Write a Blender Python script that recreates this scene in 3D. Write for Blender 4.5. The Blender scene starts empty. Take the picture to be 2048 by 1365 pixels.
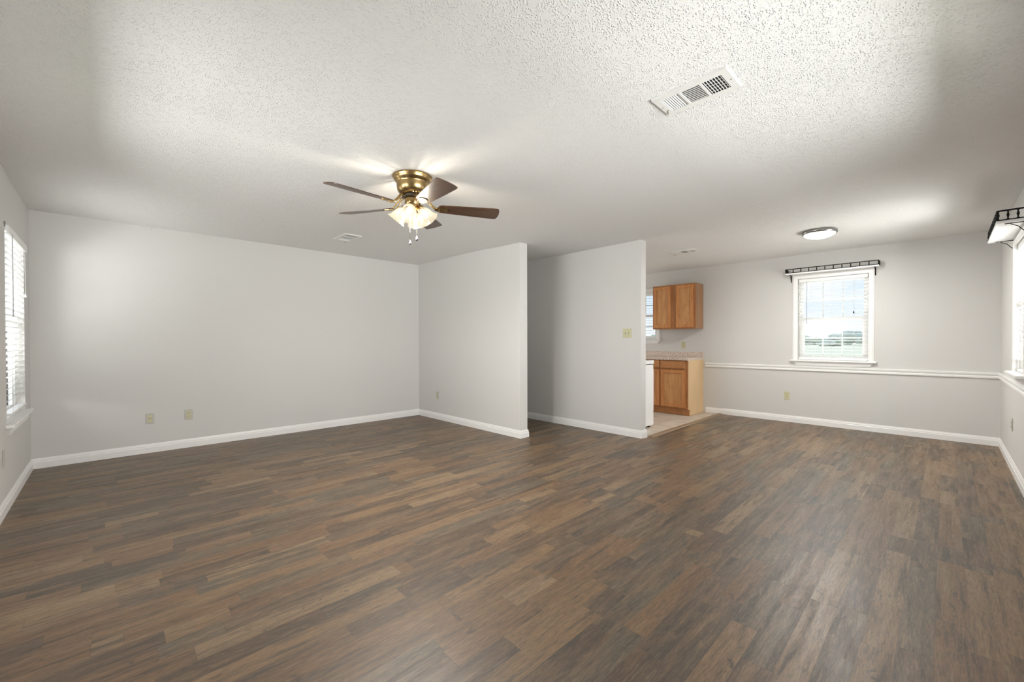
import bpy, bmesh, math, random
from mathutils import Vector, Matrix
random.seed(7)
sc = bpy.context.scene
COL = sc.collection
PI = math.pi

# ------------------------------------------------------------------ camera
YAW, PITCH, ROLL, F, SY, CH = 0.8036, -0.0083, -0.002, 836.0, 7.56, 1.1961
fw = Vector((math.cos(YAW)*math.cos(PITCH), math.sin(YAW)*math.cos(PITCH), math.sin(PITCH)))
rt = Vector((math.sin(YAW), -math.cos(YAW), 0)); up = rt.cross(fw)
r2 = rt*math.cos(ROLL) + up*math.sin(ROLL); u2 = -rt*math.sin(ROLL) + up*math.cos(ROLL)
cam = bpy.data.cameras.new('camera'); camo = bpy.data.objects.new('camera', cam); COL.objects.link(camo)
camo.matrix_world = Matrix(((r2.x, u2.x, -fw.x, 0), (r2.y, u2.y, -fw.y, 0), (r2.z, u2.z, -fw.z, CH), (0, 0, 0, 1)))
cam.sensor_width = 36; cam.lens = F/2048*36; cam.shift_y = SY/2048; cam.clip_start = 0.02; cam.clip_end = 500
sc.camera = camo

# ------------------------------------------------------------------ view
sc.view_settings.view_transform = 'Standard'; sc.view_settings.look = 'None'
sc.view_settings.exposure = 0.30; sc.view_settings.gamma = 1.0; sc.view_settings.use_curve_mapping = False
sc.cycles.use_denoising = True
sc.cycles.max_bounces = 9; sc.cycles.diffuse_bounces = 6; sc.cycles.transparent_max_bounces = 20
sc.cycles.sample_clamp_indirect = 8.0

# ------------------------------------------------------------------ sky
world = bpy.data.worlds.new('sky'); sc.world = world; world.use_nodes = True
wt = world.node_tree; wt.nodes.clear()
def wn(t): return wt.nodes.new(t)
wo = wn('ShaderNodeOutputWorld'); bg = wn('ShaderNodeBackground'); tc = wn('ShaderNodeTexCoord'); sx = wn('ShaderNodeSeparateXYZ')
rp = wn('ShaderNodeValToRGB'); nz = wn('ShaderNodeTexNoise'); mp = wn('ShaderNodeMapping'); rn = wn('ShaderNodeValToRGB'); mx = wn('ShaderNodeMix')
wt.links.new(tc.outputs['Generated'], sx.inputs[0]); wt.links.new(sx.outputs['Z'], rp.inputs[0])
rp.color_ramp.elements[0].position = 0.0; rp.color_ramp.elements[0].color = (0.96, 0.99, 1.0, 1)
rp.color_ramp.elements[1].position = 0.16; rp.color_ramp.elements[1].color = (0.55, 0.75, 1.0, 1)
mp.inputs['Scale'].default_value = (3, 3, 9); wt.links.new(tc.outputs['Generated'], mp.inputs[0]); wt.links.new(mp.outputs[0], nz.inputs['Vector'])
nz.inputs['Scale'].default_value = 2.2; nz.inputs['Detail'].default_value = 5
rn.color_ramp.elements[0].position = 0.47; rn.color_ramp.elements[1].position = 0.68
wt.links.new(nz.outputs[0], rn.inputs[0]); mx.data_type = 'RGBA'
wt.links.new(rn.outputs[0], mx.inputs['Factor']); wt.links.new(rp.outputs[0], mx.inputs[6]); mx.inputs[7].default_value = (0.97, 0.98, 1.0, 1)
wt.links.new(mx.outputs[2], bg.inputs[0]); bg.inputs[1].default_value = 0.98; wt.links.new(bg.outputs[0], wo.inputs[0])

sun = bpy.data.lights.new('sun', 'SUN'); sun.energy = 0.75; sun.angle = math.radians(2); sun.color = (1.0, 0.97, 0.92)
suno = bpy.data.objects.new('sun', sun); COL.objects.link(suno); suno.rotation_euler = (math.radians(4), 0, 0); suno.location = (0, 0, 30)
# ------------------------------------------------------------------ daylight at the windows, and added lamps at unseen ones
def area(name, loc, rot, w, h, power, col=(1, 1, 1), portal=False, spread=180):
    l = bpy.data.lights.new(name, 'AREA'); l.shape = 'RECTANGLE'; l.size = w; l.size_y = h; l.energy = power; l.color = col
    l.spread = math.radians(spread)
    o = bpy.data.objects.new(name, l); COL.objects.link(o); o.location = loc; o.rotation_euler = rot
    if portal: l.cycles.is_portal = True
    return o
# local -Z of the lamp points into the room
R_ = math.radians
RX = {'+x': (0, -PI/2, 0), '-x': (0, PI/2, 0), '+y': (PI/2, 0, 0), '-y': (-PI/2, 0, 0)}
area('daylight_left_window', (-0.70, 5.165, 1.48), RX['+x'], 1.10, 0.93, 20, (1.0, 1.0, 0.99))
area('added_fill_left', (-1.8, 2.75, 1.45), RX['+x'], 0.9, 2.8, 135, (0.985, 0.995, 1.0), spread=160)  # added fill lamp shining in through the made-up left window
area('daylight_right_window', (5.44, -0.62, 1.48), (PI/2, 0, 0), 0.70, 1.12, 34, (1.0, 0.99, 0.98))
area('added_fill_right', (2.1, -1.70, 1.34), RX['+y'], 3.2, 0.95, 175, (0.985, 0.995, 1.0), spread=150)  # added fill lamp behind the made-up wide window on the right
area('ground_light_right_window', (4.75, -1.75, 0.25), (PI/2+R_(34), 0, -R_(22)), 1.6, 1.0, 150, (1.0, 0.99, 0.94))
area('ground_light_far_window', (8.30, 1.10, 0.15), (0, PI/2+R_(45), 0), 0.9, 1.6, 90, (1.0, 0.99, 0.94))
area('portal_far_window', (7.36, 1.10, 1.50), RX['-x'], 1.18, 0.80, 1, portal=True)
area('portal_kitchen_window', (7.36, 4.05, 1.66), RX['-x'], 0.9, 0.8, 1, portal=True)
area('unseen_kitchen_fill', (6.1, 6.72, 1.4), RX['-y'], 1.0, 1.3, 45, (1.0, 0.99, 0.97))  # lamp brightening the kitchen from an unseen window

# ------------------------------------------------------------------ node materials
def new_mat(name):
    m = bpy.data.materials.new(name); m.use_nodes = True; nt = m.node_tree
    b = nt.nodes['Principled BSDF']; return m, nt, b
def N(nt, t, **k):
    n = nt.nodes.new(t)
    for a, v in k.items(): setattr(n, a, v)
    return n
def L(nt, a, b): nt.links.new(a, b)
def simple(name, col, rough=0.5, metal=0.0, noise=0.03, scale=40, bump=0.0, spec=0.5, stretch=(1, 1, 1)):
    m, nt, b = new_mat(name)
    tx = N(nt, 'ShaderNodeTexCoord'); mpn = N(nt, 'ShaderNodeMapping'); mpn.inputs['Scale'].default_value = stretch
    L(nt, tx.outputs['Object'], mpn.inputs[0])
    n = N(nt, 'ShaderNodeTexNoise'); n.inputs['Scale'].default_value = scale; n.inputs['Detail'].default_value = 4
    L(nt, mpn.outputs[0], n.inputs['Vector'])
    mxx = N(nt, 'ShaderNodeMix', data_type='RGBA'); L(nt, n.outputs[0], mxx.inputs['Factor'])
    mxx.inputs[6].default_value = [c*(1-noise*2) for c in col]+[1]; mxx.inputs[7].default_value = [min(1, c*(1+noise*2)) for c in col]+[1]
    L(nt, mxx.outputs[2], b.inputs['Base Color'])
    b.inputs['Roughness'].default_value = rough; b.inputs['Metallic'].default_value = metal
    b.inputs['Specular IOR Level'].default_value = spec
    if bump > 0:
        bp = N(nt, 'ShaderNodeBump'); bp.inputs['Strength'].default_value = bump; bp.inputs['Distance'].default_value = 0.002
        L(nt, n.outputs[0], bp.inputs['Height']); L(nt, bp.outputs[0], b.inputs['Normal'])
    return m
M = {}
M['wall'] = simple('grey_wall_paint', (0.650, 0.638, 0.617), 0.75, noise=0.008, scale=180, bump=0.12, spec=0.25)
M['trim'] = simple('white_trim_paint', (0.86, 0.855, 0.84), 0.35, noise=0.01, scale=30)
M['vinyl'] = simple('white_window_vinyl', (0.88, 0.88, 0.87), 0.35, noise=0.01)
M['white'] = simple('white_enamel', (0.90, 0.90, 0.89), 0.25, noise=0.005)
M['white_metal'] = simple('white_painted_metal', (0.80, 0.79, 0.77), 0.4, noise=0.01)
M['black'] = simple('black_painted_wood', (0.010, 0.009, 0.008), 0.6, noise=0.1, spec=0.2)
M['dark'] = simple('black_parts_and_duct_shade', (0.02, 0.02, 0.018), 0.9)  # near-black for dark parts, also painted in for shade inside the vents
M['ivory'] = simple('ivory_plastic', (0.58, 0.55, 0.35), 0.35, noise=0.01)
M['paint_plate'] = simple('painted_cover_plate', (0.52, 0.51, 0.46), 0.5, noise=0.02)
M['chrome'] = simple('brushed_nickel', (0.36, 0.355, 0.34), 0.2, metal=1.0, noise=0.03)
M['screw'] = simple('screw_metal', (0.35, 0.33, 0.26), 0.4, metal=0.8)
M['string'] = simple('white_cord', (0.75, 0.75, 0.73), 0.7)
M['greyplastic'] = simple('grey_wand_plastic', (0.33, 0.34, 0.35), 0.3)
M['maple'] = simple('maple_side_panel', (0.76, 0.54, 0.30), 0.5, noise=0.07, scale=5, stretch=(1, 1, 0.35))
M['ground'] = simple('pale_grass_ground', (0.86, 0.84, 0.64), 0.95, noise=0.06, scale=0.3)
M['brass_dark'] = simple('dark_brass_ring', (0.10, 0.085, 0.06), 0.5, metal=0.6)  # dark metal of the fan's flywheel ring

def brass():
    m, nt, b = new_mat('antique_brass')
    b.inputs['Metallic'].default_value = 1.0; b.inputs['Roughness'].default_value = 0.27
    tx = N(nt, 'ShaderNodeTexCoord'); n = N(nt, 'ShaderNodeTexNoise'); n.inputs['Scale'].default_value = 14
    L(nt, tx.outputs['Object'], n.inputs['Vector'])
    r = N(nt, 'ShaderNodeValToRGB'); L(nt, n.outputs[0], r.inputs[0])
    r.color_ramp.elements[0].color = (0.30, 0.20, 0.085, 1); r.color_ramp.elements[1].color = (0.44, 0.31, 0.14, 1)
    L(nt, r.outputs[0], b.inputs['Base Color']); return m
M['brass'] = brass()

def translucent(name, col, tr=0.35, rough=0.4):
    m, nt, b = new_mat(name)
    n = N(nt, 'ShaderNodeTexNoise'); n.inputs['Scale'].default_value = 20
    mxx = N(nt, 'ShaderNodeMix', data_type='RGBA'); L(nt, n.outputs[0], mxx.inputs['Factor'])
    mxx.inputs[6].default_value = [c*0.985 for c in col]+[1]; mxx.inputs[7].default_value = list(col)+[1]
    L(nt, mxx.outputs[2], b.inputs['Base Color']); b.inputs['Roughness'].default_value = rough
    t = N(nt, 'ShaderNodeBsdfTranslucent'); L(nt, mxx.outputs[2], t.inputs[0])
    ms = N(nt, 'ShaderNodeMixShader'); ms.inputs[0].default_value = tr
    L(nt, b.outputs[0], ms.inputs[1]); L(nt, t.outputs[0], ms.inputs[2]); L(nt, ms.outputs[0], nt.nodes['Material Output'].inputs[0])
    return m
M['slat'] = translucent('white_blind_slat', (0.86, 0.86, 0.85), 0.08)

def glass():
    m, nt, b = new_mat('window_glass')
    n = N(nt, 'ShaderNodeTexNoise'); n.inputs['Scale'].default_value = 3
    b.inputs['Base Color'].default_value = (1, 1, 1, 1); b.inputs['Metallic'].default_value = 1.0
    b.inputs['Roughness'].default_value = 0.03
    t = N(nt, 'ShaderNodeBsdfTransparent'); t.inputs[0].default_value = (0.93, 0.935, 0.93, 1)
    fr = N(nt, 'ShaderNodeFresnel'); fr.inputs[0].default_value = 1.10
    ms = N(nt, 'ShaderNodeMixShader'); L(nt, fr.outputs[0], ms.inputs[0])
    L(nt, t.outputs[0], ms.inputs[1]); L(nt, b.outputs[0], ms.inputs[2]); L(nt, ms.outputs[0], nt.nodes['Material Output'].inputs[0])
    return m
M['glass'] = glass()

def emit(name, col, strength, mix_glass=0.0):
    m, nt, b = new_mat(name)
    n = N(nt, 'ShaderNodeTexNoise'); n.inputs['Scale'].default_value = 30
    r = N(nt, 'ShaderNodeMix', data_type='RGBA'); L(nt, n.outputs[0], r.inputs['Factor'])
    r.inputs[6].default_value = [c*0.97 for c in col]+[1]; r.inputs[7].default_value = list(col)+[1]
    b.inputs['Base Color'].default_value = (0.8, 0.78, 0.74, 1); b.inputs['Roughness'].default_value = 0.3
    L(nt, r.outputs[2], b.inputs['Emission Color']); b.inputs['Emission Strength'].default_value = strength
    if mix_glass > 0:
        t = N(nt, 'ShaderNodeBsdfTransparent'); ms = N(nt, 'ShaderNodeMixShader'); ms.inputs[0].default_value = mix_glass
        L(nt, b.outputs[0], ms.inputs[1]); L(nt, t.outputs[0], ms.inputs[2]); L(nt, ms.outputs[0], nt.nodes['Material Output'].inputs[0])
    return m
def lit_glass():
    m, nt, b = new_mat('lit_frosted_glass_shade'); nt.nodes.remove(b)
    tx = N(nt, 'ShaderNodeTexCoord'); s = N(nt, 'ShaderNodeSeparateXYZ'); L(nt, tx.outputs['Object'], s.inputs[0])
    r = N(nt, 'ShaderNodeMapRange'); r.inputs[1].default_value = -0.105; r.inputs[2].default_value = 0.0; L(nt, s.outputs[2], r.inputs[0])
    c = N(nt, 'ShaderNodeValToRGB'); L(nt, r.outputs[0], c.inputs[0]); cr = c.color_ramp
    cr.elements[0].position = 0; cr.elements[0].color = (0.86, 0.74, 0.52, 1); cr.elements[1].position = 1; cr.elements[1].color = (0.62, 0.46, 0.24, 1)
    e = cr.elements.new(0.55); e.color = (1.0, 0.92, 0.72, 1)
    em = N(nt, 'ShaderNodeEmission'); L(nt, c.outputs[0], em.inputs[0]); em.inputs[1].default_value = 0.78
    gl = N(nt, 'ShaderNodeBsdfGlossy'); gl.inputs['Roughness'].default_value = 0.25; gl.inputs[0].default_value = (0.04, 0.04, 0.04, 1)
    t = N(nt, 'ShaderNodeBsdfTransparent'); t.inputs[0].default_value = (0.22, 0.21, 0.19, 1)
    a = N(nt, 'ShaderNodeAddShader'); L(nt, em.outputs[0], a.inputs[0]); L(nt, t.outputs[0], a.inputs[1])
    a2 = N(nt, 'ShaderNodeAddShader'); L(nt, a.outputs[0], a2.inputs[0]); L(nt, gl.outputs[0], a2.inputs[1])
    L(nt, a2.outputs[0], nt.nodes['Material Output'].inputs[0]); return m
M['shade'] = lit_glass()
M['bulb'] = emit('lit_bulb', (1.0, 0.90, 0.70), 1.8)
M['dome'] = emit('lit_dome_glass', (1.0, 0.99, 0.96), 14.0)

def crystal():
    m, nt, b = new_mat('clear_crystal'); b.inputs['Transmission Weight'].default_value = 0.7
    n = N(nt, 'ShaderNodeTexNoise'); n.inputs['Scale'].default_value = 200; r = N(nt, 'ShaderNodeValToRGB'); L(nt, n.outputs[0], r.inputs[0])
    r.color_ramp.elements[0].color = (0.05, 0.05, 0.055, 1); r.color_ramp.elements[1].color = (0.28, 0.28, 0.30, 1)
    L(nt, r.outputs[0], b.inputs['Base Color']); b.inputs['Roughness'].default_value = 0.05; return m
M['crystal'] = crystal()

def popcorn():
    m, nt, b = new_mat('popcorn_ceiling')
    b.inputs['Roughness'].default_value = 0.95; b.inputs['Specular IOR Level'].default_value = 0.1
    tx = N(nt, 'ShaderNodeTexCoord')
    nd = N(nt, 'ShaderNodeTexNoise'); nd.inputs['Scale'].default_value = 60
    L(nt, tx.outputs['Object'], nd.inputs['Vector'])
    ad = N(nt, 'ShaderNodeVectorMath', operation='MULTIPLY_ADD'); L(nt, nd.outputs['Color'], ad.inputs[0]); ad.inputs[1].default_value = (0.006,)*3
    L(nt, tx.outputs['Object'], ad.inputs[2])
    v = N(nt, 'ShaderNodeTexVoronoi'); v.inputs['Scale'].default_value = 112; v.feature = 'SMOOTH_F1'; v.inputs['Smoothness'].default_value = 0.12
    L(nt, ad.outputs[0], v.inputs['Vector'])
    n2 = N(nt, 'ShaderNodeTexNoise'); n2.inputs['Scale'].default_value = 120; n2.inputs['Detail'].default_value = 1; n2.inputs['Roughness'].default_value = 0.5
    L(nt, tx.outputs['Object'], n2.inputs['Vector'])
    n3 = N(nt, 'ShaderNodeTexNoise'); n3.inputs['Scale'].default_value = 42; n3.inputs['Detail'].default_value = 2
    L(nt, tx.outputs['Object'], n3.inputs['Vector'])
    r3 = N(nt, 'ShaderNodeMapRange'); r3.inputs[1].default_value = 0.36; r3.inputs[2].default_value = 0.56; L(nt, n3.outputs[0], r3.inputs[0])
    s1 = N(nt, 'ShaderNodeMapRange'); s1.inputs[1].default_value = 0.08; s1.inputs[2].default_value = 0.5; s1.inputs[3].default_value = 1; s1.inputs[4].default_value = 0
    L(nt, v.outputs['Distance'], s1.inputs[0])
    mu = N(nt, 'ShaderNodeMath', operation='MULTIPLY'); L(nt, s1.outputs[0], mu.inputs[0]); L(nt, r3.outputs[0], mu.inputs[1])
    a2 = N(nt, 'ShaderNodeMath', operation='MULTIPLY_ADD'); L(nt, n2.outputs[0], a2.inputs[0]); a2.inputs[1].default_value = 0.22; L(nt, mu.outputs[0], a2.inputs[2])
    bp = N(nt, 'ShaderNodeBump'); bp.inputs['Strength'].default_value = 0.9; bp.inputs['Distance'].default_value = 0.0036
    L(nt, a2.outputs[0], bp.inputs['Height']); L(nt, bp.outputs[0], b.inputs['Normal'])
    r = N(nt, 'ShaderNodeValToRGB'); L(nt, mu.outputs[0], r.inputs[0])
    r.color_ramp.elements[0].color = (0.81, 0.805, 0.79, 1); r.color_ramp.elements[1].color = (0.87, 0.865, 0.85, 1)
    L(nt, r.outputs[0], b.inputs['Base Color'])
    return m
M['popcorn'] = popcorn()

def plank_floor():
    m, nt, b = new_mat('brown_plank_vinyl')
    def math_(op, a, bb=None, c=None):
        n = N(nt, 'ShaderNodeMath', operation=op)
        for i, v in enumerate((a, bb, c)):
            if v is None: continue
            if isinstance(v, (int, float)): n.inputs[i].default_value = v
            else: L(nt, v, n.inputs[i])
        return n.outputs[0]
    tx = N(nt, 'ShaderNodeTexCoord'); s = N(nt, 'ShaderNodeSeparateXYZ'); L(nt, tx.outputs['Object'], s.inputs[0])
    X, Y = s.outputs['X'], s.outputs['Y']
    def white(a, bsock, c=None):
        cm = N(nt, 'ShaderNodeCombineXYZ')
        for i, v in enumerate((a, bsock, c)):
            if v is None: continue
            if isinstance(v, (int, float)): cm.inputs[i].default_value = v
            else: L(nt, v, cm.inputs[i])
        w = N(nt, 'ShaderNodeTexWhiteNoise', noise_dimensions='3D'); L(nt, cm.outputs[0], w.inputs['Vector'])
        return w.outputs['Value'], w.outputs['Color']
    yr = math_('DIVIDE', math_('ADD', Y, 9.953), 0.1008)
    row = math_('FLOOR', yr); fy = math_('FRACT', yr)
    # pairs of rows sometimes share one wide board
    off, _ = white(row, 3.1)
    CL = 0.92
    xr = math_('DIVIDE', math_('ADD', math_('ADD', X, 20.0), math_('MULTIPLY', off, 7.0)), CL)
    cell = math_('FLOOR', xr); fx = math_('FRACT', xr)
    cutr, _ = white(row, cell, 5.0)
    cut = math_('MULTIPLY_ADD', cutr, 0.9, 0.28)
    side = math_('GREATER_THAN', fx, cut)
    pid, pcol = white(row, cell, math_('ADD', side, 11.0))
    # seam distances in metres
    dy = math_('MULTIPLY', math_('MINIMUM', fy, math_('SUBTRACT', 1.0, fy)), 0.1008)
    dx = math_('MULTIPLY', math_('MINIMUM', math_('MINIMUM', fx, math_('SUBTRACT', 1.0, fx)), math_('ABSOLUTE', math_('SUBTRACT', fx, cut))), CL)
    seam = math_('MINIMUM', math_('MULTIPLY', dy, 1.6), dx)
    sm = N(nt, 'ShaderNodeMapRange'); sm.inputs[1].default_value = 0.0; sm.inputs[2].default_value = 0.0028; sm.inputs[3].default_value = 0.78; sm.inputs[4].default_value = 1.0
    L(nt, seam, sm.inputs[0])
    # grain coordinates shifted per board
    cx = N(nt, 'ShaderNodeCombineXYZ'); L(nt, math_('MULTIPLY_ADD', pid, 37.0, X), cx.inputs[0]); L(nt, math_('MULTIPLY_ADD', pid, 11.0, Y), cx.inputs[1]); L(nt, math_('MULTIPLY', pid, 5.0), cx.inputs[2])
    def noise(scale, sxy, detail=5, rough=0.6, dist=0.0):
        mpn = N(nt, 'ShaderNodeMapping'); mpn.inputs['Scale'].default_value = (sxy[0], sxy[1], 1); L(nt, cx.outputs[0], mpn.inputs[0])
        n = N(nt, 'ShaderNodeTexNoise'); n.inputs['Scale'].default_value = scale; n.inputs['Detail'].default_value = detail
        n.inputs['Roughness'].default_value = rough; n.inputs['Distortion'].default_value = dist
        L(nt, mpn.outputs[0], n.inputs['Vector']); return n.outputs[0]
    g1 = noise(1.0, (2.0, 24), 7, 0.62, 0.35)     # long streaks
    g2 = noise(1.0, (14, 150), 3, 0.6)           # fine grain
    g3 = noise(1.0, (3.0, 11.0), 5, 0.6, 0.6)    # blotches
    g4 = noise(1.0, (9.0, 17.0), 4, 0.6, 1.5)    # knots and dark smudges
    base = N(nt, 'ShaderNodeValToRGB'); L(nt, pid, base.inputs[0]); cr = base.color_ramp; cr.interpolation = 'CONSTANT'
    cols = [(0.0, (0.21, 0.123, 0.068)), (0.16, (0.110, 0.069, 0.042)), (0.30, (0.30, 0.190, 0.105)), (0.44, (0.098, 0.072, 0.050)),
            (0.55, (0.150, 0.108, 0.074)), (0.68, (0.235, 0.135, 0.070)), (0.82, (0.150, 0.122, 0.085)), (0.92, (0.35, 0.245, 0.150))]
    cr.elements[0].position = 0; cr.elements[0].color = cols[0][1]+(1,); cr.elements[1].position = cols[1][0]; cr.elements[1].color = cols[1][1]+(1,)
    for p_, c_ in cols[2:]:
        e = cr.elements.new(p_); e.color = c_+(1,)
    def mixc(fac, a, bcol, blend='MIX'):
        n = N(nt, 'ShaderNodeMix', data_type='RGBA', blend_type=blend)
        if isinstance(fac, (int, float)): n.inputs['Factor'].default_value = fac
        else: L(nt, fac, n.inputs['Factor'])
        for i, v in ((6, a), (7, bcol)):
            if isinstance(v, tuple): n.inputs[i].default_value = v+(1,)
            else: L(nt, v, n.inputs[i])
        return n.outputs[2]
    def ramp(v, a, bv, c=0.0, d=1.0):
        n = N(nt, 'ShaderNodeMapRange', interpolation_type='SMOOTHSTEP'); n.inputs[1].default_value = a; n.inputs[2].default_value = bv
        n.inputs[3].default_value = c; n.inputs[4].default_value = d; L(nt, v, n.inputs[0]); return n.outputs[0]
    c = base.outputs[0]
    c = mixc(ramp(g3, 0.38, 0.66, 0.0, 0.50), c, (0.275, 0.172, 0.100))
    c = mixc(ramp(g1, 0.48, 0.70, 0.0, 0.85), c, (0.050, 0.041, 0.033))
    c = mixc(ramp(g1, 0.46, 0.30, 0.0, 0.65), c, (0.33, 0.235, 0.145))
    c = mixc(ramp(g4, 0.62, 0.74, 0.0, 0.85), c, (0.032, 0.023, 0.018))
    c = mixc(ramp(g2, 0.35, 0.7, 0.0, 0.45), c, (0.055, 0.042, 0.032))
    g5 = noise(1.0, (7, 60), 5, 0.7, 0.2)
    c = mixc(ramp(g5, 0.52, 0.74, 0.0, 0.6), c, (0.040, 0.031, 0.024))
    c = mixc(ramp(g5, 0.48, 0.30, 0.0, 0.45), c, (0.34, 0.25, 0.16))
    g6 = noise(1.0, (26, 240), 5, 0.72, 0.15)
    c = mixc(ramp(g6, 0.50, 0.66, 0.0, 0.55), c, (0.060, 0.044, 0.031))
    c = mixc(ramp(g6, 0.48, 0.34, 0.0, 0.30), c, (0.40, 0.29, 0.185))
    hs = N(nt, 'ShaderNodeHueSaturation'); L(nt, c, hs.inputs['Color']); hs.inputs['Saturation'].default_value = 1.12; hs.inputs['Value'].default_value = 0.80
    mulc = N(nt, 'ShaderNodeMix', data_type='RGBA', blend_type='MULTIPLY'); mulc.inputs['Factor'].default_value = 1.0
    L(nt, hs.outputs[0], mulc.inputs[6]); L(nt, sm.outputs[0], mulc.inputs[7])
    L(nt, mulc.outputs[2], b.inputs['Base Color'])
    L(nt, ramp(g1, 0.3, 0.7, 0.40, 0.50), b.inputs['Roughness'])
    b.inputs['Specular IOR Level'].default_value = 0.95
    hgt = math_('ADD', math_('MULTIPLY', g2, 0.4), math_('MULTIPLY', sm.outputs[0], 1.2))
    bp = N(nt, 'ShaderNodeBump'); bp.inputs['Strength'].default_value = 0.25; bp.inputs['Distance'].default_value = 0.0015
    L(nt, hgt, bp.inputs['Height']); L(nt, bp.outputs[0], b.inputs['Normal'])
    return m
M['plank'] = plank_floor()

def oak(name, c0, c1, axis='z', rough=0.4):
    m, nt, b = new_mat(name)
    tx = N(nt, 'ShaderNodeTexCoord'); mpn = N(nt, 'ShaderNodeMapping')
    mpn.inputs['Scale'].default_value = {'z': (9, 9, 1.2), 'y': (9, 1.2, 9), 'x': (1.2, 9, 9)}[axis]
    L(nt, tx.outputs['Object'], mpn.inputs[0])
    n = N(nt, 'ShaderNodeTexNoise'); n.inputs['Scale'].default_value = 2.2; n.inputs['Detail'].default_value = 7; n.inputs['Distortion'].default_value = 0.8
    L(nt, mpn.outputs[0], n.inputs['Vector'])
    w = N(nt, 'ShaderNodeTexNoise'); w.inputs['Scale'].default_value = 14; w.inputs['Detail'].default_value = 3; L(nt, mpn.outputs[0], w.inputs['Vector'])
    ad = N(nt, 'ShaderNodeMath', operation='MULTIPLY_ADD'); L(nt, w.outputs[0], ad.inputs[0]); ad.inputs[1].default_value = 0.35
    sb = N(nt, 'ShaderNodeMath', operation='MULTIPLY'); L(nt, n.outputs[0], sb.inputs[0]); sb.inputs[1].default_value = 0.68; L(nt, sb.outputs[0], ad.inputs[2])
    r = N(nt, 'ShaderNodeValToRGB'); L(nt, ad.outputs[0], r.inputs[0])
    r.color_ramp.elements[0].position = 0.36; r.color_ramp.elements[0].color = tuple(c0)+(1,)
    r.color_ramp.elements[1].position = 0.64; r.color_ramp.elements[1].color = tuple(c1)+(1,)
    L(nt, r.outputs[0], b.inputs['Base Color']); b.inputs['Roughness'].default_value = rough
    return m
M['oak'] = oak('honey_oak', (0.47, 0.185, 0.060), (0.64, 0.295, 0.105))
M['oak_h'] = oak('honey_oak_rail', (0.42, 0.175, 0.06), (0.56, 0.27, 0.105), 'y')
M['oak_panel'] = oak('honey_oak_flat_panel', (0.47, 0.215, 0.080), (0.65, 0.34, 0.14))
M['oak_frame_shaded'] = oak('honey_oak_frame_shaded', (0.34, 0.135, 0.045), (0.46, 0.21, 0.078))  # darker wood tone on the frame, with the shade between doors painted in
M['oak_side'] = oak('honey_oak_cabinet_side', (0.30, 0.155, 0.075), (0.40, 0.215, 0.105))
M['blade'] = oak('walnut_fan_blade', (0.05, 0.023, 0.011), (0.10, 0.047, 0.023), 'x', 0.30)

def speckle(name, a, bcol, ccol, scale):
    m, nt, b = new_mat(name)
    tx = N(nt, 'ShaderNodeTexCoord'); n = N(nt, 'ShaderNodeTexNoise'); n.inputs['Scale'].default_value = scale; n.inputs['Detail'].default_value = 4
    L(nt, tx.outputs['Object'], n.inputs['Vector'])
    r = N(nt, 'ShaderNodeValToRGB'); L(nt, n.outputs[0], r.inputs[0]); cr = r.color_ramp
    cr.elements[0].position = 0.40; cr.elements[0].color = a+(1,); cr.elements[1].position = 0.62; cr.elements[1].color = ccol+(1,)
    e = cr.elements.new(0.50); e.color = bcol+(1,)
    L(nt, r.outputs[0], b.inputs['Base Color']); b.inputs['Roughness'].default_value = 0.35; return m
M['granite'] = speckle('speckled_laminate', (0.30, 0.21, 0.18), (0.76, 0.62, 0.52), (0.88, 0.80, 0.70), 95)
M['kvinyl'] = speckle('beige_kitchen_vinyl', (0.52, 0.45, 0.37), (0.58, 0.50, 0.42), (0.63, 0.56, 0.48), 7)
M['strip'] = simple('wood_look_transition_strip', (0.26, 0.18, 0.11), 0.45, noise=0.2, scale=12, stretch=(1, 8, 8))
def leafy():
    m, nt, b = new_mat('hazed_tree_foliage'); tx = N(nt, 'ShaderNodeTexCoord'); n = N(nt, 'ShaderNodeTexNoise'); n.inputs['Scale'].default_value = 1.5  # pale foliage with the distance haze mixed into its colour
    L(nt, tx.outputs['Object'], n.inputs['Vector']); r = N(nt, 'ShaderNodeValToRGB'); L(nt, n.outputs[0], r.inputs[0])
    r.color_ramp.elements[0].color = (0.50, 0.55, 0.50, 1); r.color_ramp.elements[1].color = (0.62, 0.66, 0.60, 1)
    L(nt, r.outputs[0], b.inputs['Base Color']); b.inputs['Roughness'].default_value = 0.9; return m
M['leaf'] = leafy()
M['bark'] = simple('tree_bark', (0.16, 0.12, 0.09), 0.9, noise=0.2, scale=6)

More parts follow.
